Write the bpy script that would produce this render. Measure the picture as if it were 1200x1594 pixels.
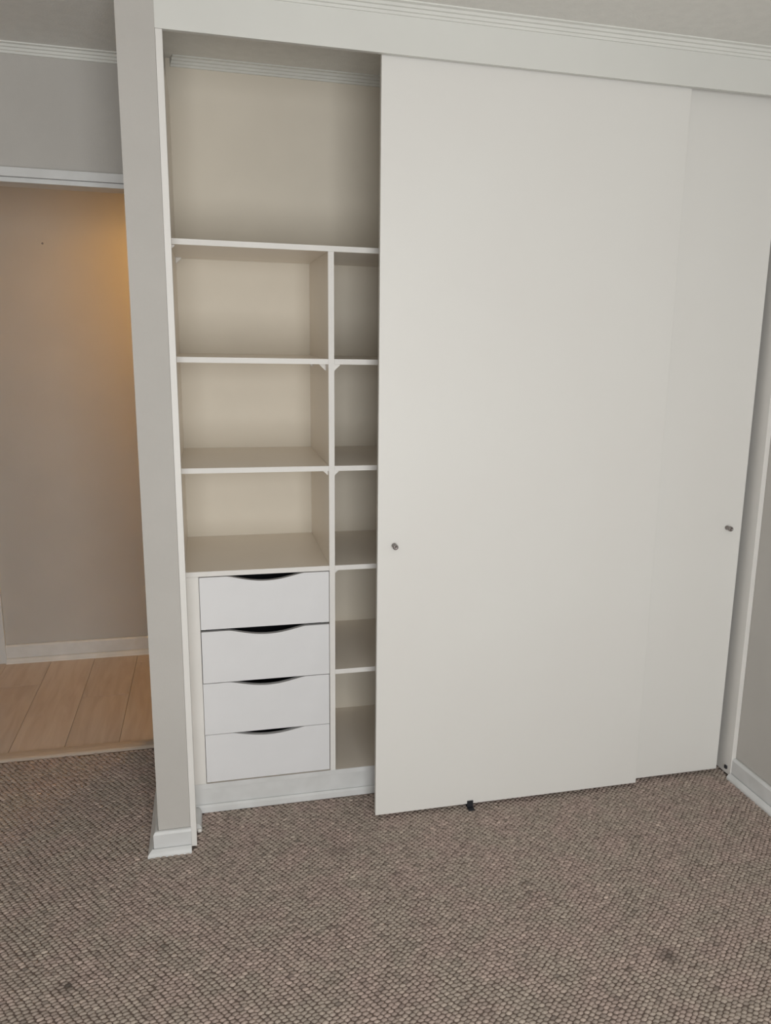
import bpy, bmesh, math, random
import numpy as np
from mathutils import Vector, Matrix

# ------------------------------------------------------------------ clear
for o in list(bpy.data.objects):
    bpy.data.objects.remove(o, do_unlink=True)
SC = bpy.context.scene
COL = SC.collection
random.seed(7)

# ------------------------------------------------------------------ camera
F, CX, CY = 1289.828, 667.2195, 807.6761            # pixels, 1200 x 1594 frame
YAW, PITCH, ROLL = 0.2601, -0.2142, 0.0214
CAM = Vector((0.1888, -2.3281, 1.5074))
fw = Vector((math.sin(YAW) * math.cos(PITCH), math.cos(YAW) * math.cos(PITCH), math.sin(PITCH)))
r0 = Vector((math.cos(YAW), -math.sin(YAW), 0))
u0 = r0.cross(fw)
rt = r0 * math.cos(ROLL) + u0 * math.sin(ROLL)
up = u0 * math.cos(ROLL) - r0 * math.sin(ROLL)
cd = bpy.data.cameras.new('camera')
cd.sensor_fit = 'HORIZONTAL'
cd.sensor_width = 36.0
cd.lens = F / 1200 * 36
cd.shift_x = (600 - CX) / 1200
cd.shift_y = (CY - 797) / 1200
cd.clip_start = 0.05
cam = bpy.data.objects.new('camera', cd)
COL.objects.link(cam)
cam.matrix_world = Matrix(((rt.x, up.x, -fw.x, CAM.x), (rt.y, up.y, -fw.y, CAM.y),
                           (rt.z, up.z, -fw.z, CAM.z), (0, 0, 0, 1)))
SC.camera = cam

# ------------------------------------------------------------------ world, daylight, exposure
W = bpy.data.worlds.new('world')
SC.world = W
W.use_nodes = True
W.node_tree.nodes['Background'].inputs[0].default_value = (0.75, 0.86, 1.0, 1)
W.node_tree.nodes['Background'].inputs[1].default_value = 1.0

ROOM_BACK = -3.6                                     # window wall behind the camera
WX0, WX1, WZ0, WZ1 = -0.36, 1.02, 0.20, 2.15          # the window opening
ld = bpy.data.lights.new('window_daylight', 'AREA')
ld.shape = 'RECTANGLE'
ld.size = WX1 - WX0 - 0.1
ld.size_y = WZ1 - WZ0 - 0.1
ld.energy = 67.5
ld.color = (1.0, 1.0, 0.98)
lo = bpy.data.objects.new('window_daylight', ld)
COL.objects.link(lo)
lo.location = ((WX0 + WX1) / 2, ROOM_BACK + 0.012, (WZ0 + WZ1) / 2)
lo.rotation_euler = (math.radians(90), 0, 0)         # shines towards +Y, into the room

SC.view_settings.view_transform = 'Standard'
SC.view_settings.look = 'None'
SC.view_settings.gamma = 1
SC.view_settings.use_curve_mapping = False
SC.view_settings.exposure = 0.0

# ------------------------------------------------------------------ materials
def mat(name, col, rough=0.5, col2=None, nscale=8.0, bump=0.0, bscale=200.0, detail=3.0, spec=0.5, metal=0.0, stretch=None):
    m = bpy.data.materials.new(name)
    m.use_nodes = True
    nt = m.node_tree
    b = nt.nodes['Principled BSDF']
    b.inputs['Roughness'].default_value = rough
    b.inputs['Metallic'].default_value = metal
    b.inputs['Specular IOR Level'].default_value = spec
    tc = nt.nodes.new('ShaderNodeTexCoord')
    mp = nt.nodes.new('ShaderNodeMapping')
    nt.links.new(tc.outputs['Object'], mp.inputs['Vector'])
    if stretch:
        mp.inputs['Scale'].default_value = stretch
    n = nt.nodes.new('ShaderNodeTexNoise')
    n.inputs['Scale'].default_value = nscale
    n.inputs['Detail'].default_value = detail
    nt.links.new(mp.outputs[0], n.inputs['Vector'])
    mx = nt.nodes.new('ShaderNodeMix')
    mx.data_type = 'RGBA'
    c2 = col2 or tuple(c * 0.96 for c in col)
    mx.inputs[6].default_value = (*col, 1)
    mx.inputs[7].default_value = (*c2, 1)
    rp = nt.nodes.new('ShaderNodeMapRange')
    rp.inputs[1].default_value = 0.35
    rp.inputs[2].default_value = 0.65
    nt.links.new(n.outputs['Fac'], rp.inputs[0])
    nt.links.new(rp.outputs[0], mx.inputs[0])
    nt.links.new(mx.outputs[2], b.inputs['Base Color'])
    if bump:
        n2 = nt.nodes.new('ShaderNodeTexNoise')
        n2.inputs['Scale'].default_value = bscale
        n2.inputs['Detail'].default_value = 2
        nt.links.new(tc.outputs['Object'], n2.inputs['Vector'])
        bp = nt.nodes.new('ShaderNodeBump')
        bp.inputs['Strength'].default_value = bump
        bp.inputs['Distance'].default_value = 0.003
        nt.links.new(n2.outputs['Fac'], bp.inputs['Height'])
        nt.links.new(bp.outputs[0], b.inputs['Normal'])
    return m

M = {}
M['paint'] = mat('grey_wall_paint', (0.53, 0.512, 0.486), 0.75, nscale=5, bump=0.12, bscale=260)
M['inner_paint'] = mat('cream_wall_paint', (0.80, 0.74, 0.64), 0.7, nscale=4, bump=0.05)
M['ceiling'] = mat('textured_ceiling_paint', (0.84, 0.835, 0.80), 0.9, nscale=30, bump=0.6, bscale=170)
M['laminate'] = mat('white_door_laminate', (0.79, 0.785, 0.76), 0.45, (0.78, 0.77, 0.745), nscale=2.2)
M['fascia'] = mat('white_fascia_board', (0.745, 0.75, 0.72), 0.5, nscale=3)
M['board'] = mat('cream_melamine_board', (0.88, 0.81, 0.72), 0.32, (0.86, 0.785, 0.69), nscale=4)
M['edge'] = mat('white_edge_band', (0.81, 0.795, 0.77), 0.5, nscale=6)
M['drawer'] = mat('white_drawer_front', (0.785, 0.79, 0.81), 0.45, nscale=5)
M['drawer_rim'] = mat('raw_grey_board_edge', (0.62, 0.615, 0.62), 0.7, nscale=60)
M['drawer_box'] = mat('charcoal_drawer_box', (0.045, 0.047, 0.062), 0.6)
M['trim'] = mat('white_gloss_trim_paint', (0.72, 0.73, 0.735), 0.4, (0.66, 0.67, 0.67), nscale=14, bump=0.1, bscale=60)
M['crown'] = mat('white_crown_paint', (0.80, 0.81, 0.775), 0.55)
M['plastic'] = mat('white_plastic', (0.83, 0.81, 0.78), 0.4)
M['black'] = mat('black_plastic', (0.018, 0.02, 0.026), 0.5)
M['nickel'] = mat('brushed_nickel', (0.34, 0.31, 0.30), 0.42, (0.24, 0.22, 0.21), nscale=300, metal=0.85)
M['track'] = mat('aluminium_track', (0.6, 0.58, 0.55), 0.5, metal=0.3)
M['pane'] = mat('window_glass', (0.7, 0.8, 0.85), 0.1)
M['opal'] = mat('opal_lamp_glass', (0.85, 0.8, 0.7), 0.3)

def wood_material():
    m = bpy.data.materials.new('pale_oak_laminate_plank')
    m.use_nodes = True
    nt = m.node_tree
    b = nt.nodes['Principled BSDF']
    b.inputs['Roughness'].default_value = 0.42
    tc = nt.nodes.new('ShaderNodeTexCoord')
    oi = nt.nodes.new('ShaderNodeObjectInfo')
    ad = nt.nodes.new('ShaderNodeVectorMath'); ad.operation = 'ADD'
    sc = nt.nodes.new('ShaderNodeVectorMath'); sc.operation = 'SCALE'
    sc.inputs['Scale'].default_value = 37.0
    cb = nt.nodes.new('ShaderNodeCombineXYZ')
    nt.links.new(oi.outputs['Random'], cb.inputs[0]); nt.links.new(oi.outputs['Random'], cb.inputs[1])
    nt.links.new(cb.outputs[0], sc.inputs[0])
    nt.links.new(tc.outputs['Object'], ad.inputs[0]); nt.links.new(sc.outputs[0], ad.inputs[1])
    mp = nt.nodes.new('ShaderNodeMapping'); mp.inputs['Scale'].default_value = (14, 1.6, 14)
    nt.links.new(ad.outputs[0], mp.inputs[0])
    n = nt.nodes.new('ShaderNodeTexNoise'); n.inputs['Scale'].default_value = 2.2; n.inputs['Detail'].default_value = 6
    n.inputs['Distortion'].default_value = 0.6
    nt.links.new(mp.outputs[0], n.inputs['Vector'])
    cr = nt.nodes.new('ShaderNodeValToRGB')
    e = cr.color_ramp.elements
    e[0].position = 0.28; e[0].color = (0.54, 0.455, 0.395, 1)
    e[1].position = 0.62; e[1].color = (0.64, 0.56, 0.50, 1)
    nt.links.new(n.outputs['Fac'], cr.inputs[0])
    hv = nt.nodes.new('ShaderNodeHueSaturation')
    mr = nt.nodes.new('ShaderNodeMapRange'); mr.inputs[3].default_value = 0.93; mr.inputs[4].default_value = 1.06
    nt.links.new(oi.outputs['Random'], mr.inputs[0]); nt.links.new(mr.outputs[0], hv.inputs['Value'])
    nt.links.new(cr.outputs[0], hv.inputs['Color']); nt.links.new(hv.outputs[0], b.inputs['Base Color'])
    return m
M['plank'] = wood_material()
M['threshold'] = mat('pale_threshold_wood', (0.56, 0.475, 0.40), 0.5, (0.50, 0.42, 0.35), nscale=18, stretch=(1, 8, 8))

def carpet_material():
    m = bpy.data.materials.new('brown_woven_loop_carpet')
    m.use_nodes = True
    nt = m.node_tree
    b = nt.nodes['Principled BSDF']
    b.inputs['Roughness'].default_value = 0.9
    b.inputs['Specular IOR Level'].default_value = 0.15
    at = nt.nodes.new('ShaderNodeAttribute'); at.attribute_name = 'yarn'
    tc = nt.nodes.new('ShaderNodeTexCoord')
    n = nt.nodes.new('ShaderNodeTexNoise'); n.inputs['Scale'].default_value = 9; n.inputs['Detail'].default_value = 4
    nt.links.new(tc.outputs['Object'], n.inputs['Vector'])
    f = nt.nodes.new('ShaderNodeTexNoise'); f.inputs['Scale'].default_value = 420; f.inputs['Detail'].default_value = 2
    nt.links.new(tc.outputs['Object'], f.inputs['Vector'])
    mx = nt.nodes.new('ShaderNodeMix'); mx.data_type = 'RGBA'
    mx.inputs[6].default_value = (0.405, 0.322, 0.286, 1)     # warm brown yarn
    mx.inputs[7].default_value = (0.378, 0.322, 0.277, 1)     # greyer khaki yarn
    mr = nt.nodes.new('ShaderNodeMapRange'); mr.inputs[1].default_value = 0.4; mr.inputs[2].default_value = 0.6
    nt.links.new(n.outputs['Fac'], mr.inputs[0]); nt.links.new(mr.outputs[0], mx.inputs[0])
    ml = nt.nodes.new('ShaderNodeMath'); ml.operation = 'MULTIPLY'
    fr = nt.nodes.new('ShaderNodeMapRange'); fr.inputs[3].default_value = 0.7; fr.inputs[4].default_value = 1.3
    nt.links.new(f.outputs['Fac'], fr.inputs[0])
    nt.links.new(at.outputs['Fac'], ml.inputs[0]); nt.links.new(fr.outputs[0], ml.inputs[1])
    vm = nt.nodes.new('ShaderNodeVectorMath'); vm.operation = 'SCALE'
    nt.links.new(mx.outputs[2], vm.inputs[0]); nt.links.new(ml.outputs[0], vm.inputs['Scale'])
    nt.links.new(vm.outputs[0], b.inputs['Base Color'])
    return m
M['carpet'] = carpet_material()
M['backing'] = mat('dark_carpet_backing', (0.17, 0.13, 0.11), 0.95, nscale=300, detail=2)

# ------------------------------------------------------------------ helpers
WORLD = {}
def link(name, me, m, parent=None, loc=(0, 0, 0)):
    o = bpy.data.objects.new(name, me)
    COL.objects.link(o)
    if m is not None and not me.materials:
        me.materials.append(m)
    WORLD[o] = Vector(loc)
    if parent is not None:
        o.parent = parent
        o.location = Vector(loc) - WORLD[parent]
    else:
        o.location = loc
    return o

def from_bm(name, bm, m, parent=None, smooth=False):
    """bm in world coordinates; the object's origin goes to the base centre of its bounds"""
    xs = [v.co for v in bm.verts]
    lo_ = Vector((min(v.x for v in xs), min(v.y for v in xs), min(v.z for v in xs)))
    hi = Vector((max(v.x for v in xs), max(v.y for v in xs), max(v.z for v in xs)))
    c = Vector(((lo_.x + hi.x) / 2, (lo_.y + hi.y) / 2, lo_.z))
    bmesh.ops.translate(bm, verts=bm.verts, vec=-c)
    bmesh.ops.recalc_face_normals(bm, faces=bm.faces)
    me = bpy.data.meshes.new(name)
    bm.to_mesh(me)
    bm.free()
    if smooth:
        for p in me.polygons:
            p.use_smooth = True
    return link(name, me, m, parent, c)

def add_box(bm, x0, x1, y0, y1, z0, z1, bevel=0.0):
    r = bmesh.ops.create_cube(bm, size=1.0)
    vs = r['verts']
    for v in vs:
        v.co = Vector((x0 + (v.co.x + .5) * (x1 - x0), y0 + (v.co.y + .5) * (y1 - y0), z0 + (v.co.z + .5) * (z1 - z0)))
    if bevel:
        es = list({e for v in vs for e in v.link_edges})
        bmesh.ops.bevel(bm, geom=es, offset=bevel, segments=2, affect='EDGES', profile=0.6)

def box(name, x0, x1, y0, y1, z0, z1, m, parent=None, bevel=0.0):
    bm = bmesh.new()
    add_box(bm, x0, x1, y0, y1, z0, z1, bevel)
    return from_bm(name, bm, m, parent)

def structure(o):
    o['kind'] = 'structure'
    return o

def tag(o, label, cat, group=None):
    o['label'] = label
    o['category'] = cat
    if group:
        o['group'] = group
    return o

def empty(name, loc):
    o = bpy.data.objects.new(name, None)
    COL.objects.link(o)
    o.location = loc
    o.empty_display_size = 0.1
    WORLD[o] = Vector(loc)
    return o

def sweep(name, prof, path, m, parent=None):
    """prof: list of (out, z); path: list of (base point, out vector) -> closed-profile moulding with mitred corners"""
    bm = bmesh.new()
    rings = []
    for base, out in path:
        rings.append([bm.verts.new((base[0] + out[0] * d, base[1] + out[1] * d, base[2] + z)) for d, z in prof])
    n = len(prof)
    for a, b in zip(rings, rings[1:]):
        for i in range(n):
            bm.faces.new((a[i], a[(i + 1) % n], b[(i + 1) % n], b[i]))
    bm.faces.new(rings[0][::-1])
    bm.faces.new(rings[-1])
    return from_bm(name, bm, m, parent)

# ------------------------------------------------------------------ key dimensions (metres)
ZC = 2.35            # ceiling
XP = 0.0907          # partition front face ends, side panel begins
XI = 0.0985          # inner face of the left lining panel
XJ = 0.1080          # right edge of the jamb strip in front of it
YS, YB = 0.173, 0.637
XD0, XD1 = 0.5357, 0.5529
XR = 1.9405          # inner face of the right side panel
XW = 1.958           # right wall
ZH = 2.2332          # underside of the fascia
YDW = 0.667          # doorway wall, room side
YH = 1.657           # hall back wall
XL = -2.1           # room left wall

# ------------------------------------------------------------------ room shell
structure(box('floor', XL - .1, XW + .1, ROOM_BACK - .1, YDW, -0.1, -0.0055, M['backing']))
structure(box('ceiling', -2.2, XW + .1, ROOM_BACK - .1, 1.85, ZC, ZC + .08, M['ceiling']))
structure(box('wall_partition', 0.0, XP, 0.0, YDW, -0.006, ZC, M['paint']))
structure(box('wall_right', XW, XW + .1, ROOM_BACK - .1, YB, -0.006, ZC, M['paint']))
structure(box('wall_left', XL - .1, XL, ROOM_BACK - .1, YDW, -0.006, ZC, M['paint']))
structure(box('wall_closet_back', XP, XW + .1, YB, YDW + .09, -0.006, ZC, M['inner_paint']))
OX0, OX1, OZ = -0.80, -0.045, 1.957
bm = bmesh.new()
add_box(bm, XL - .1, OX0 - .0, YDW, YDW + .09, -0.006, ZC)
add_box(bm, OX0, OX1, YDW, YDW + .09, OZ + .018, ZC)
add_box(bm, OX1, XP, YDW, YDW + .09, -0.006, ZC)
structure(from_bm('wall_doorway', bm, M['paint']))
bm = bmesh.new()
add_box(bm, XL - .1, WX0, ROOM_BACK - .1, ROOM_BACK, -0.006, ZC)
add_box(bm, WX1, XW + .1, ROOM_BACK - .1, ROOM_BACK, -0.006, ZC)
add_box(bm, WX0, WX1, ROOM_BACK - .1, ROOM_BACK, WZ1, ZC)
add_box(bm, WX0, WX1, ROOM_BACK - .1, ROOM_BACK, -0.006, WZ0)
structure(from_bm('wall_window', bm, M['paint']))

# window behind the camera
wn = structure(empty('window_1', ((WX0 + WX1) / 2, ROOM_BACK - .05, WZ0)))
bm = bmesh.new()
t = .05
for a in ((WX0, WX0 + t, WZ0, WZ1), (WX1 - t, WX1, WZ0, WZ1), (WX0 + t, WX1 - t, WZ0, WZ0 + t), (WX0 + t, WX1 - t, WZ1 - t, WZ1)):
    add_box(bm, a[0], a[1], ROOM_BACK - .08, ROOM_BACK - .03, a[2], a[3])
from_bm('window_frame', bm, M['trim'], wn)
box('pane', WX0 + t, WX1 - t, ROOM_BACK - .058, ROOM_BACK - .052, WZ0 + t, WZ1 - t, M['pane'], wn)

# hall beyond the doorway
structure(box('floor_hall', -2.2, 1.6, YDW, 1.85, -0.1, -0.009, M['backing']))
structure(box('wall_hall', -2.2, 1.6, YH, YH + .1, -0.009, ZC, M['paint']))
structure(box('wall_hall_end', 1.5, 1.6, YDW + .09, YH, -0.009, ZC, M['paint']))
structure(box('wall_hall_side', -2.2, -2.1, YDW, YH, -0.009, ZC, M['paint']))

# hall planks
hf = bpy.data.objects['floor_hall']
PW = 0.1905
y0p, y1p = 0.728, YH
k = 0
for i in range(-8, 9):
    xa = -0.183 + PW * i
    xb = xa + PW
    if xa < -2.1 or xb > 1.5:
        continue
    cuts = [y0p, y1p]
    if i == -1:
        cuts = [y0p, 1.178, y1p]
    elif i % 3 == 0:
        cuts = [y0p, 0.80 + 0.5 * random.random() if i not in (0, -3) else y1p - .3 if i == -3 else y1p - .12, y1p]
    for ya, yb in zip(cuts, cuts[1:]):
        box('plank', xa + .0006, xb - .0006, ya + .0008, yb - .0008, -0.009, 0.0, M['plank'], hf, bevel=0.0012)
# threshold strip between carpet and planks: rounded top
prof = [(0, -.009), (0, .0035), (.006, .0065), (.03, .0075), (.054, .006), (.060, .002), (.060, -.009)]
structure(sweep('trim_threshold', prof, [((OX0, YDW, 0), (0, 1)), ((OX1, YDW, 0), (0, 1))], M['threshold']))

# ------------------------------------------------------------------ mouldings
CROWN = [(0, -.0245), (.006, -.0245), (.0097, -.0187), (.0152, -.0179), (.0193, -.0115), (.0260, -.0106), (.0302, -.0050), (.041, -.0033), (.041, 0), (0, 0)]
structure(sweep('trim_crown_front', CROWN, [((0.0, 0, ZC), (0, -1)), ((XW, 0, ZC), (0, -1))], M['crown']))
structure(sweep('trim_crown_closet', CROWN, [((XI + .006, YB, ZC), (0.25, -1)), ((XR, YB, ZC), (0, -1))], M['crown']))
structure(sweep('trim_crown_doorway', CROWN, [((XL, YDW, ZC), (0, -1)), ((0, YDW, ZC), (0, -1))], M['crown']))

def base_profiles(h, ts, tb):
    board = [(0, 0), (tb - .003, 0), (tb, ts), (tb, h - .008), (tb - .004, h - .0015), (tb - .007, h), (.0024, h), (.0018, h - .007), (0, h - .007)]
    shoe = [(tb - .0025, -.006), (.0315, -.006), (.0315, .001), (.0302, .005), (.0265, .010), (.021, .0145 * ts / .0165), (tb + .0035, ts), (tb + .0018, ts - .0015), (tb + .0012, ts - .006), (tb - .0025, ts - .006)]
    return board, shoe

def baseboard(name, path, h=.0665, ts=.0165, tb=.0145):
    board, shoe = base_profiles(h, ts, tb)
    e = structure(empty(name, path[0][0]))
    sweep('board', board, path, M['trim'], e)
    sweep('shoe_moulding', shoe, path, M['trim'], e)
    return e
baseboard('baseboard_partition', [((0, YDW, 0), (-1, 0)), ((0, 0, 0), (-1, -1)), ((XP + .0025, 0, 0), (0, -1))])
baseboard('baseboard_right', [((XW, -0.0005, 0), (-1, 0)), ((XW, ROOM_BACK, 0), (-1, 0))], h=.073)
baseboard('baseboard_hall', [((-0.757, YH, 0), (0, -1)), ((1.5, YH, 0), (0, -1))], h=.085, ts=.023, tb=.013)

# doorway head casing (fixed to the doorway wall)
dr = structure(empty('door_1', ((OX0 + OX1) / 2, YDW, 0)))
box('head_casing', OX0 - .045, -.001, YDW - .016, YDW, 1.9725, 2.0005, M['trim'], dr, bevel=.002)
box('head_jamb', OX0, OX1, YDW - .008, YDW + .095, OZ, OZ + .0145, M['trim'], dr, bevel=.001)
box('side_casing', OX1, -.001, YDW - .016, YDW, 0, 1.972, M['trim'], dr, bevel=.002)
box('side_casing', OX0 - .045, OX0, YDW - .016, YDW, 0, 1.972, M['trim'], dr, bevel=.002)
# closed door further along the hall, only its casing shows
d2 = structure(empty('door_2', (-1.2, YH, 0)))
box('side_casing', -0.815, -0.757, YH - .022, YH, 0, 2.05, M['trim'], d2, bevel=.003)
box('side_casing', -1.70, -1.642, YH - .022, YH, 0, 2.05, M['trim'], d2, bevel=.003)
box('head_casing', -1.642, -0.815, YH - .022, YH, 1.99, 2.05, M['trim'], d2, bevel=.003)
box('door_leaf', -1.640, -0.817, YH - .008, YH, 0.006, 1.988, M['laminate'], d2)

# small dark picture-nail hole in the hall wall
bm = bmesh.new()
bmesh.ops.create_uvsphere(bm, u_segments=10, v_segments=6, radius=.0045)
for v in bm.verts:
    v.co = Vector((v.co.x - .4736, v.co.y * .5 + YH, v.co.z + 1.8675))
NAIL = from_bm('nail', bm, M['nickel'])
tag(NAIL, 'tiny dark nail in the beige hall wall left of the partition', 'nail')

# ------------------------------------------------------------------ wardrobe
WD = empty('wardrobe', (XP, 0, 0))
tag(WD, 'white built-in wardrobe with sliding doors, open shelves and four drawers', 'wardrobe')
B = 0.0008
box('fascia', XP, XW - .0005, -0.0015, 0.0135, ZH, ZC - .0005, M['fascia'], WD, bevel=B)
box('jamb_strip', XP + .0005, XJ, -0.001, 0.030, 0.0, ZH - .0005, M['edge'], WD, bevel=B)
box('side_panel', XP + .0005, XI, 0.0303, YB - .001, 0.0, ZH - .0005, M['board'], WD, bevel=B)
box('side_panel', XR, XW - .0005, -0.0005, YB - .001, 0.004, ZH - .0005, M['edge'], WD, bevel=B)
box('sliding_track', XI, XR, 0.0155, 0.078, 2.2535, 2.300, M['track'], WD)

SH = 0.0155
X2 = 0.955                                            # next upright, behind the sliding door
for xa, xb in ((XD0, XD1), (X2, X2 + .017)):
    d_ = box('divider', xa, xb, YS + .0012, YB - .001, 0.1025, 1.7634 - SH - .0003, M['board'], WD)
    box('edge_band', xa, xb, YS - .0004, YS + .0012, 0.1025, 1.7634 - SH - .0003, M['edge'], d_)

def shelf(x0, x1, ztop, lab=None):
    """board plus its white edge band (a sub-part)"""
    s = box('shelf', x0, x1, YS + .0012, YB - .001, ztop - SH, ztop, M['board'], WD)
    box('edge_band', x0, x1, YS - .0002, YS + .0012, ztop - SH, ztop, M['edge'], s)
    if lab:
        s['label'] = lab
    return s
shelf(XI + .0003, XR - .0003, 1.7634, 'long top shelf running behind the sliding doors')
for z in (1.4418, 1.1207):
    shelf(XI + .0003, XD0 - .0003, z)
    shelf(XD1 + .0003, X2 - .0003, z)
shelf(XI + .0003, XD0 - .0003, 0.8049, 'shelf directly above the drawers')
shelf(XD1 + .0003, X2 - .0003, 0.8049)
shelf(XD1 + .0003, X2 - .0003, 0.4568)
# plinth: bottom board, kick board, shoe
bb = box('bottom_board', XI + .0003, XR - .0003, YS + .0012, YB - .001, 0.0855, 0.1022, M['board'], WD)
box('edge_band', XI + .0003, XR - .0003, YS - .0002, YS + .0012, 0.0855, 0.1022, M['trim'], bb)
box('kick_board', XI + .0003, XR - .0003, YS + .008, YS + .022, 0.0, 0.0853, M['trim'], WD)
kp = [(0, 0), (.0165, 0), (.0165, .006), (.0160, .018), (.0147, .0245), (.0128, .0265), (.0113, .0255), (.0108, .014), (0, .014)]
sweep('kick_shoe', kp, [((XI + .0003, YS + .0168, 0), (0, -1)), ((XR - .0003, YS + .0168, 0), (0, -1))], M['trim'], WD)
kq = [(0, 0), (.023, 0), (.023, .006), (.0215, .013), (.0185, .019), (.0145, .024), (0, .027)]
sweep('side_shoe', kq, [((XI + .0002, YS - .007, 0), (1, 0)), ((XI + .0002, 0.075, 0), (1, 0))], M['trim'], WD)
box('shoe_end', XI + .0104, XI + .0225, 0.066, 0.0745, 0.0, 0.010, M['plastic'], WD, bevel=.003)

# filler strip left of the drawers
box('filler_strip', XI + .0003, 0.1390, YS - .0005, YS + .016, 0.1025, 0.8049 - SH - .0005, M['edge'], WD, bevel=B)

def drawer(x0, x1, z0, z1, c0, c1, dip):
    d = empty('drawer', ((x0 + x1) / 2, YS, z0))
    d.parent = WD
    d.location = Vector(((x0 + x1) / 2, YS, z0)) - WORLD[WD]
    # front with a curved finger cut-out along the top edge
    th = 0.016
    yf = YS - .0015
    pts = [(x0, z0), (x1, z0), (x1, z1)]
    n = 22
    for i in range(n + 1):
        s = i / n
        x = c1 + (c0 - c1) * s
        a = abs(2 * s - 1)
        z = z1 - dip * (1 - a * a) ** 1.35
        pts.append((x, z))
    pts.append((x0, z1))
    bm = bmesh.new()
    f = [bm.verts.new((x, yf, z)) for x, z in pts]
    g = [bm.verts.new((x, yf + th, z)) for x, z in pts]
    bm.faces.new(f[::-1])
    bm.faces.new(g)
    m = len(pts)
    rim = []
    for i in range(m):
        fc = bm.faces.new((f[i], f[(i + 1) % m], g[(i + 1) % m], g[i]))
        if 2 <= i:
            fc.material_index = 1
    me_front = from_bm('drawer_front', bm, None, d)
    me_front.data.materials.append(M['drawer'])
    me_front.data.materials.append(M['drawer_rim'])
    # box behind it: sides, back and bottom
    bm = bmesh.new()
    yb0, yb1 = yf + th + .0003, YB - .06
    zt = z1 - .030
    zb = z0 + .012
    xl, xr = x0 + .012, x1 - .012
    add_box(bm, xl, xl + .012, yb0, yb1, zb, zt)
    add_box(bm, xr - .012, xr, yb0, yb1, zb, zt)
    add_box(bm, xl + .012, xr - .012, yb1 - .012, yb1, zb, zt)
    add_box(bm, xl + .012, xr - .012, yb0, yb1 - .012, zb, zb + .006)
    add_box(bm, xl + .012, xr - .012, yb0, yb0 + .012, zb + .006, zt)
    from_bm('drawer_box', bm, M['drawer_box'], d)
    return d
drawer(0.1405, 0.5338, 0.6205, 0.7868, 0.222, 0.456, 0.0190)
drawer(0.1410, 0.5338, 0.4450, 0.6130, 0.224, 0.460, 0.0185)
drawer(0.1402, 0.5332, 0.2713, 0.4428, 0.222, 0.456, 0.0185)
drawer(0.1406, 0.5334, 0.1075, 0.2698, 0.224, 0.456, 0.0160)

# small white corner brackets under the shelves
def bracket(xw, sx, y, ztop, leg=0.020, w=0.012):
    """wedge brace: xw upright face, sx which way it points, ztop underside of the shelf"""
    bm = bmesh.new()
    t = .0025
    pr = [(0, 0), (leg, 0), (leg, -t), (t + .001, -leg + .002), (t, -leg), (0, -leg)]
    a = [bm.verts.new((xw + sx * px, y - w / 2, ztop + pz)) for px, pz in pr]
    b = [bm.verts.new((xw + sx * px, y + w / 2, ztop + pz)) for px, pz in pr]
    bm.faces.new(a); bm.faces.new(b[::-1])
    for i in range(len(pr)):
        j = (i + 1) % len(pr)
        bm.faces.new((a[i], a[j], b[j], b[i]))
    return from_bm('bracket', bm, M['plastic'], WD)
e_ = .0004
for xw, sx, y, zt, leg in ((XI + e_, 1, .195, 1.7634, .011), (XI + e_, 1, .60, 1.7634, .018),
                           (XD0 - e_, -1, .235, 1.4418, .020), (XD0 - e_, -1, .57, 1.4418, .020),
                           (XD1 + e_, 1, .187, 1.4418, .018), (XD1 + e_, 1, .42, 1.4418, .018),
                           (XD0 - e_, -1, .200, 1.1207, .015), (XD1 + e_, 1, .188, 1.1207, .014), (XD1 + e_, 1, .186, .8049, .010)):
    bracket(xw, sx, y, zt - SH - .0004, leg)

# sliding doors
def sliding_door(x0, x1, y0, kx, kz, lab):
    d = box('sliding_door', x0, x1, y0, y0 + .0175, 0.012, 2.2525, M['laminate'], WD, bevel=.0012)
    d['label'] = lab
    bm = bmesh.new()
    prof = [(.0074, 0), (.0074, .003), (.0060, .006), (.0060, .012), (.0074, .0150), (.0082, .0175), (.0082, .0245), (.0072, .0268), (.0036, .0275), (.0032, .0262), (.0004, .0262)]
    seg = 20
    rings = []
    for r_, l_ in prof:
        rings.append([bm.verts.new((kx + r_ * math.cos(2 * math.pi * i / seg), y0 - .0001 - l_, kz + r_ * math.sin(2 * math.pi * i / seg))) for i in range(seg)])
    for a, b in zip(rings, rings[1:]):
        for i in range(seg):
            bm.faces.new((a[i], a[(i + 1) % seg], b[(i + 1) % seg], b[i]))
    bm.faces.new(rings[0]); bm.faces.new(rings[-1][::-1])
    kn = from_bm('knob', bm, M['nickel'], d, smooth=True)
    kn['label'] = 'small round brushed metal knob'
    return d
sliding_door(0.6584, 1.5793, 0.020, 0.7080, 0.9010, 'front sliding door pushed to the middle')
sliding_door(0.9950, 1.9151, 0.046, 1.8590, 0.9070, 'rear sliding door closed against the right side')

# black floor guide holding the front door's bottom edge
bm = bmesh.new()
add_box(bm, 0.9645, 0.9850, -0.004, 0.072, 0.0, 0.0030, .0006)
add_box(bm, 0.9645, 0.9850, 0.0155, 0.0190, 0.0030, 0.0240, .0006)
add_box(bm, 0.9645, 0.9850, 0.0395, 0.0440, 0.0030, 0.0240, .0006)
from_bm('floor_guide', bm, M['black'], WD)['label'] = 'small black floor guide under the door'
box('bumper', XR - .006, XR - .0003, 0.018, 0.030, 0.022, 0.034, M['black'], WD, bevel=.001)

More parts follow.
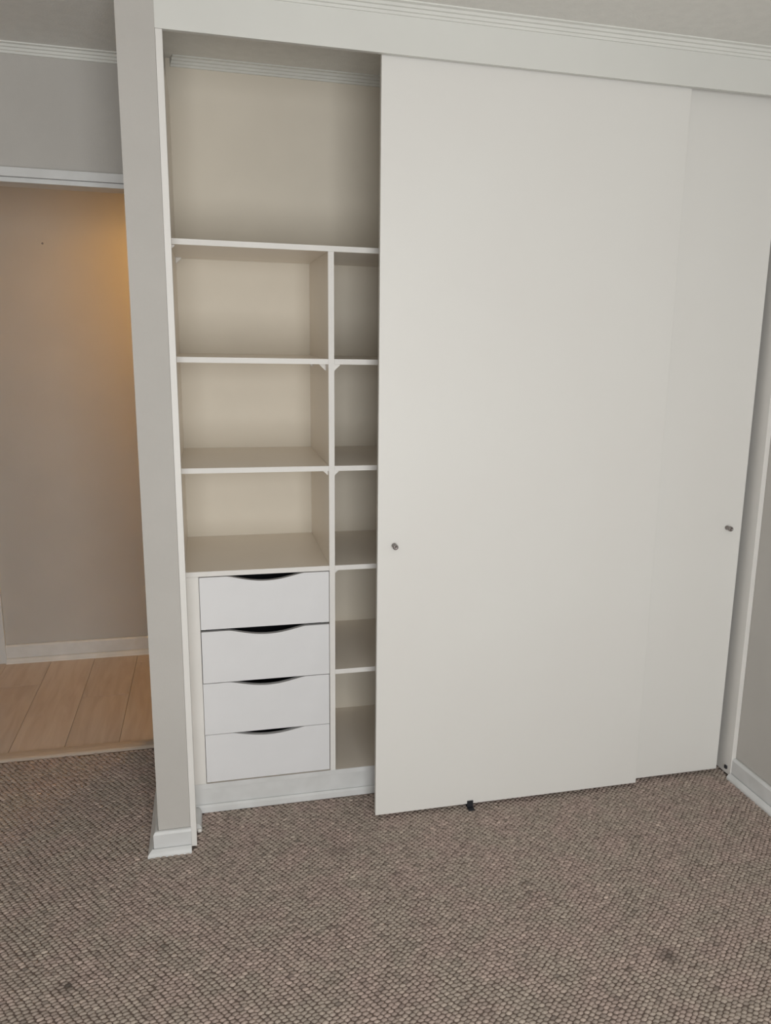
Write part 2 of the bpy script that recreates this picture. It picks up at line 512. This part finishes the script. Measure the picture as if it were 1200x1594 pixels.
# ------------------------------------------------------------------ hall lamp (round the corner, its light is what shows)
LX, LY, LZ = 0.32, 1.26, 2.0
hl = empty('ceiling_lamp', (LX, LY, ZC))
tag(hl, 'round opal glass ceiling lamp in the hall behind the wardrobe', 'lamp')
bm = bmesh.new()
bmesh.ops.create_cone(bm, cap_ends=True, segments=24, radius1=.05, radius2=.05, depth=.025, matrix=Matrix.Translation((LX, LY, ZC - .0128)))
from_bm('ceiling_rose', bm, M['trim'], hl)
bm = bmesh.new()
bmesh.ops.create_cone(bm, cap_ends=True, segments=12, radius1=.006, radius2=.006, depth=ZC - .026 - LZ - .16, matrix=Matrix.Translation((LX, LY, (ZC - .026 + LZ + .16) / 2)))
from_bm('stem', bm, M['nickel'], hl)
bm = bmesh.new()
seg, rings = 24, []
for a_ in range(3, 10):
    an = math.pi * a_ / 18
    rr, zz = .16 * math.sin(an), LZ + .16 * math.cos(an)
    rings.append([bm.verts.new((LX + rr * math.cos(2 * math.pi * i / seg), LY + rr * math.sin(2 * math.pi * i / seg), zz)) for i in range(seg)])
for a, b in zip(rings, rings[1:]):
    for i in range(seg):
        bm.faces.new((a[i], a[(i + 1) % seg], b[(i + 1) % seg], b[i]))
from_bm('lamp_shade', bm, M['opal'], hl, smooth=True)
pl = bpy.data.lights.new('hall_lamp_light', 'POINT')
pl.energy = 10
pl.color = (1.0, 0.50, 0.08)
pl.shadow_soft_size = .05
po = bpy.data.objects.new('hall_lamp_light', pl)
COL.objects.link(po)
po.parent = hl
po.location = Vector((LX, LY, LZ)) - WORLD[hl]

# ------------------------------------------------------------------ carpet: staggered rows of woven loops
def build_carpet():
    rng = np.random.default_rng(3)
    px, py = 0.0168, 0.0100
    X0, X1, Y0, Y1 = -1.35, XW, -1.75, YDW
    nx, ny = int((X1 - X0) / px) + 2, int((Y1 - Y0) / py) + 1
    ix, iy = np.meshgrid(np.arange(nx), np.arange(ny))
    x = X0 + (ix + (0.61 * iy) % 1.0) * px
    y = Y0 + (iy + .5) * py
    x = x.ravel(); y = y.ravel()
    x = x + 0.0035 * np.sin(y * 9.0) + 0.002 * np.sin(y * 31 + x * 5)
    y = y + 0.0030 * np.sin(x * 7.0 + 1) + 0.0015 * np.sin(x * 37)
    x = x + rng.normal(0, .0009, x.shape); y = y + rng.normal(0, .0007, y.shape)
    keep = (x > X0 + .006) & (x < X1 - .012) & (y < Y1 - .004)
    keep &= ~((x > -.008) & (y > .19))
    keep &= ~((x > -.006) & (x < XJ) & (y > -.006))
    x, y = x[keep], y[keep]
    n = len(x)
    seg = 8
    ang = np.arange(seg) * 2 * np.pi / seg
    rot = rng.normal(0.05, .16, n)
    ax = .0083 * rng.uniform(.88, 1.10, n)
    ay = .0057 * rng.uniform(.86, 1.10, n)
    h = .0046 * rng.uniform(.75, 1.1, n)
    zb = -0.0057
    V = np.zeros((n, 2 * seg + 1, 3), np.float32)
    for r_i, (sc, hz) in enumerate(((1.0, 0.0), (0.80, 0.62))):
        lx = np.cos(ang)[None, :] * ax[:, None] * sc
        ly = np.sin(ang)[None, :] * ay[:, None] * sc
        V[:, r_i * seg:(r_i + 1) * seg, 0] = x[:, None] + lx * np.cos(rot)[:, None] - ly * np.sin(rot)[:, None]
        V[:, r_i * seg:(r_i + 1) * seg, 1] = y[:, None] + lx * np.sin(rot)[:, None] + ly * np.cos(rot)[:, None]
        V[:, r_i * seg:(r_i + 1) * seg, 2] = zb + h[:, None] * hz
    V[:, -1, 0] = x; V[:, -1, 1] = y; V[:, -1, 2] = zb + h
    tris = []
    for i in range(seg):
        j = (i + 1) % seg
        tris += [(i, j, seg + j), (i, seg + j, seg + i), (seg + i, seg + j, 2 * seg)]
    T = np.array(tris, np.int32)
    Fc = (T[None] + (np.arange(n) * (2 * seg + 1))[:, None, None]).reshape(-1, 3)
    me = bpy.data.meshes.new('carpet')
    me.vertices.add(n * (2 * seg + 1))
    me.vertices.foreach_set('co', V.reshape(-1))
    me.loops.add(Fc.size)
    me.loops.foreach_set('vertex_index', Fc.reshape(-1))
    me.polygons.add(len(Fc))
    me.polygons.foreach_set('loop_start', np.arange(0, Fc.size, 3, dtype=np.int32))
    me.polygons.foreach_set('loop_total', np.full(len(Fc), 3, np.int32))
    me.polygons.foreach_set('use_smooth', np.ones(len(Fc), bool))
    # yarn tone per loop, with the few real stains
    tone = rng.normal(1.0, .10, n)
    tone[rng.random(n) < .02] *= .72
    tone[rng.random(n) < .02] *= 1.22
    for sx, sy, sr, k in ((1.2636, -.7349, .022, .42), (-.1816, -.4985, .012, .22), (.5214, -.1146, .028, .72), (.028, -.415, .014, .6)):
        tone *= 1 - (1 - k) * np.exp(-(((x - sx) ** 2 + (y - sy) ** 2) / sr ** 2))
    at = me.attributes.new('yarn', 'FLOAT', 'POINT')
    at.data.foreach_set('value', np.repeat(tone.astype(np.float32), 2 * seg + 1))
    me.update()
    me.validate()
    o = link('carpet', me, M['carpet'])
    o['kind'] = 'stuff'
    tag(o, 'brown woven loop carpet covering the bedroom floor', 'carpet')
    return o
build_carpet()
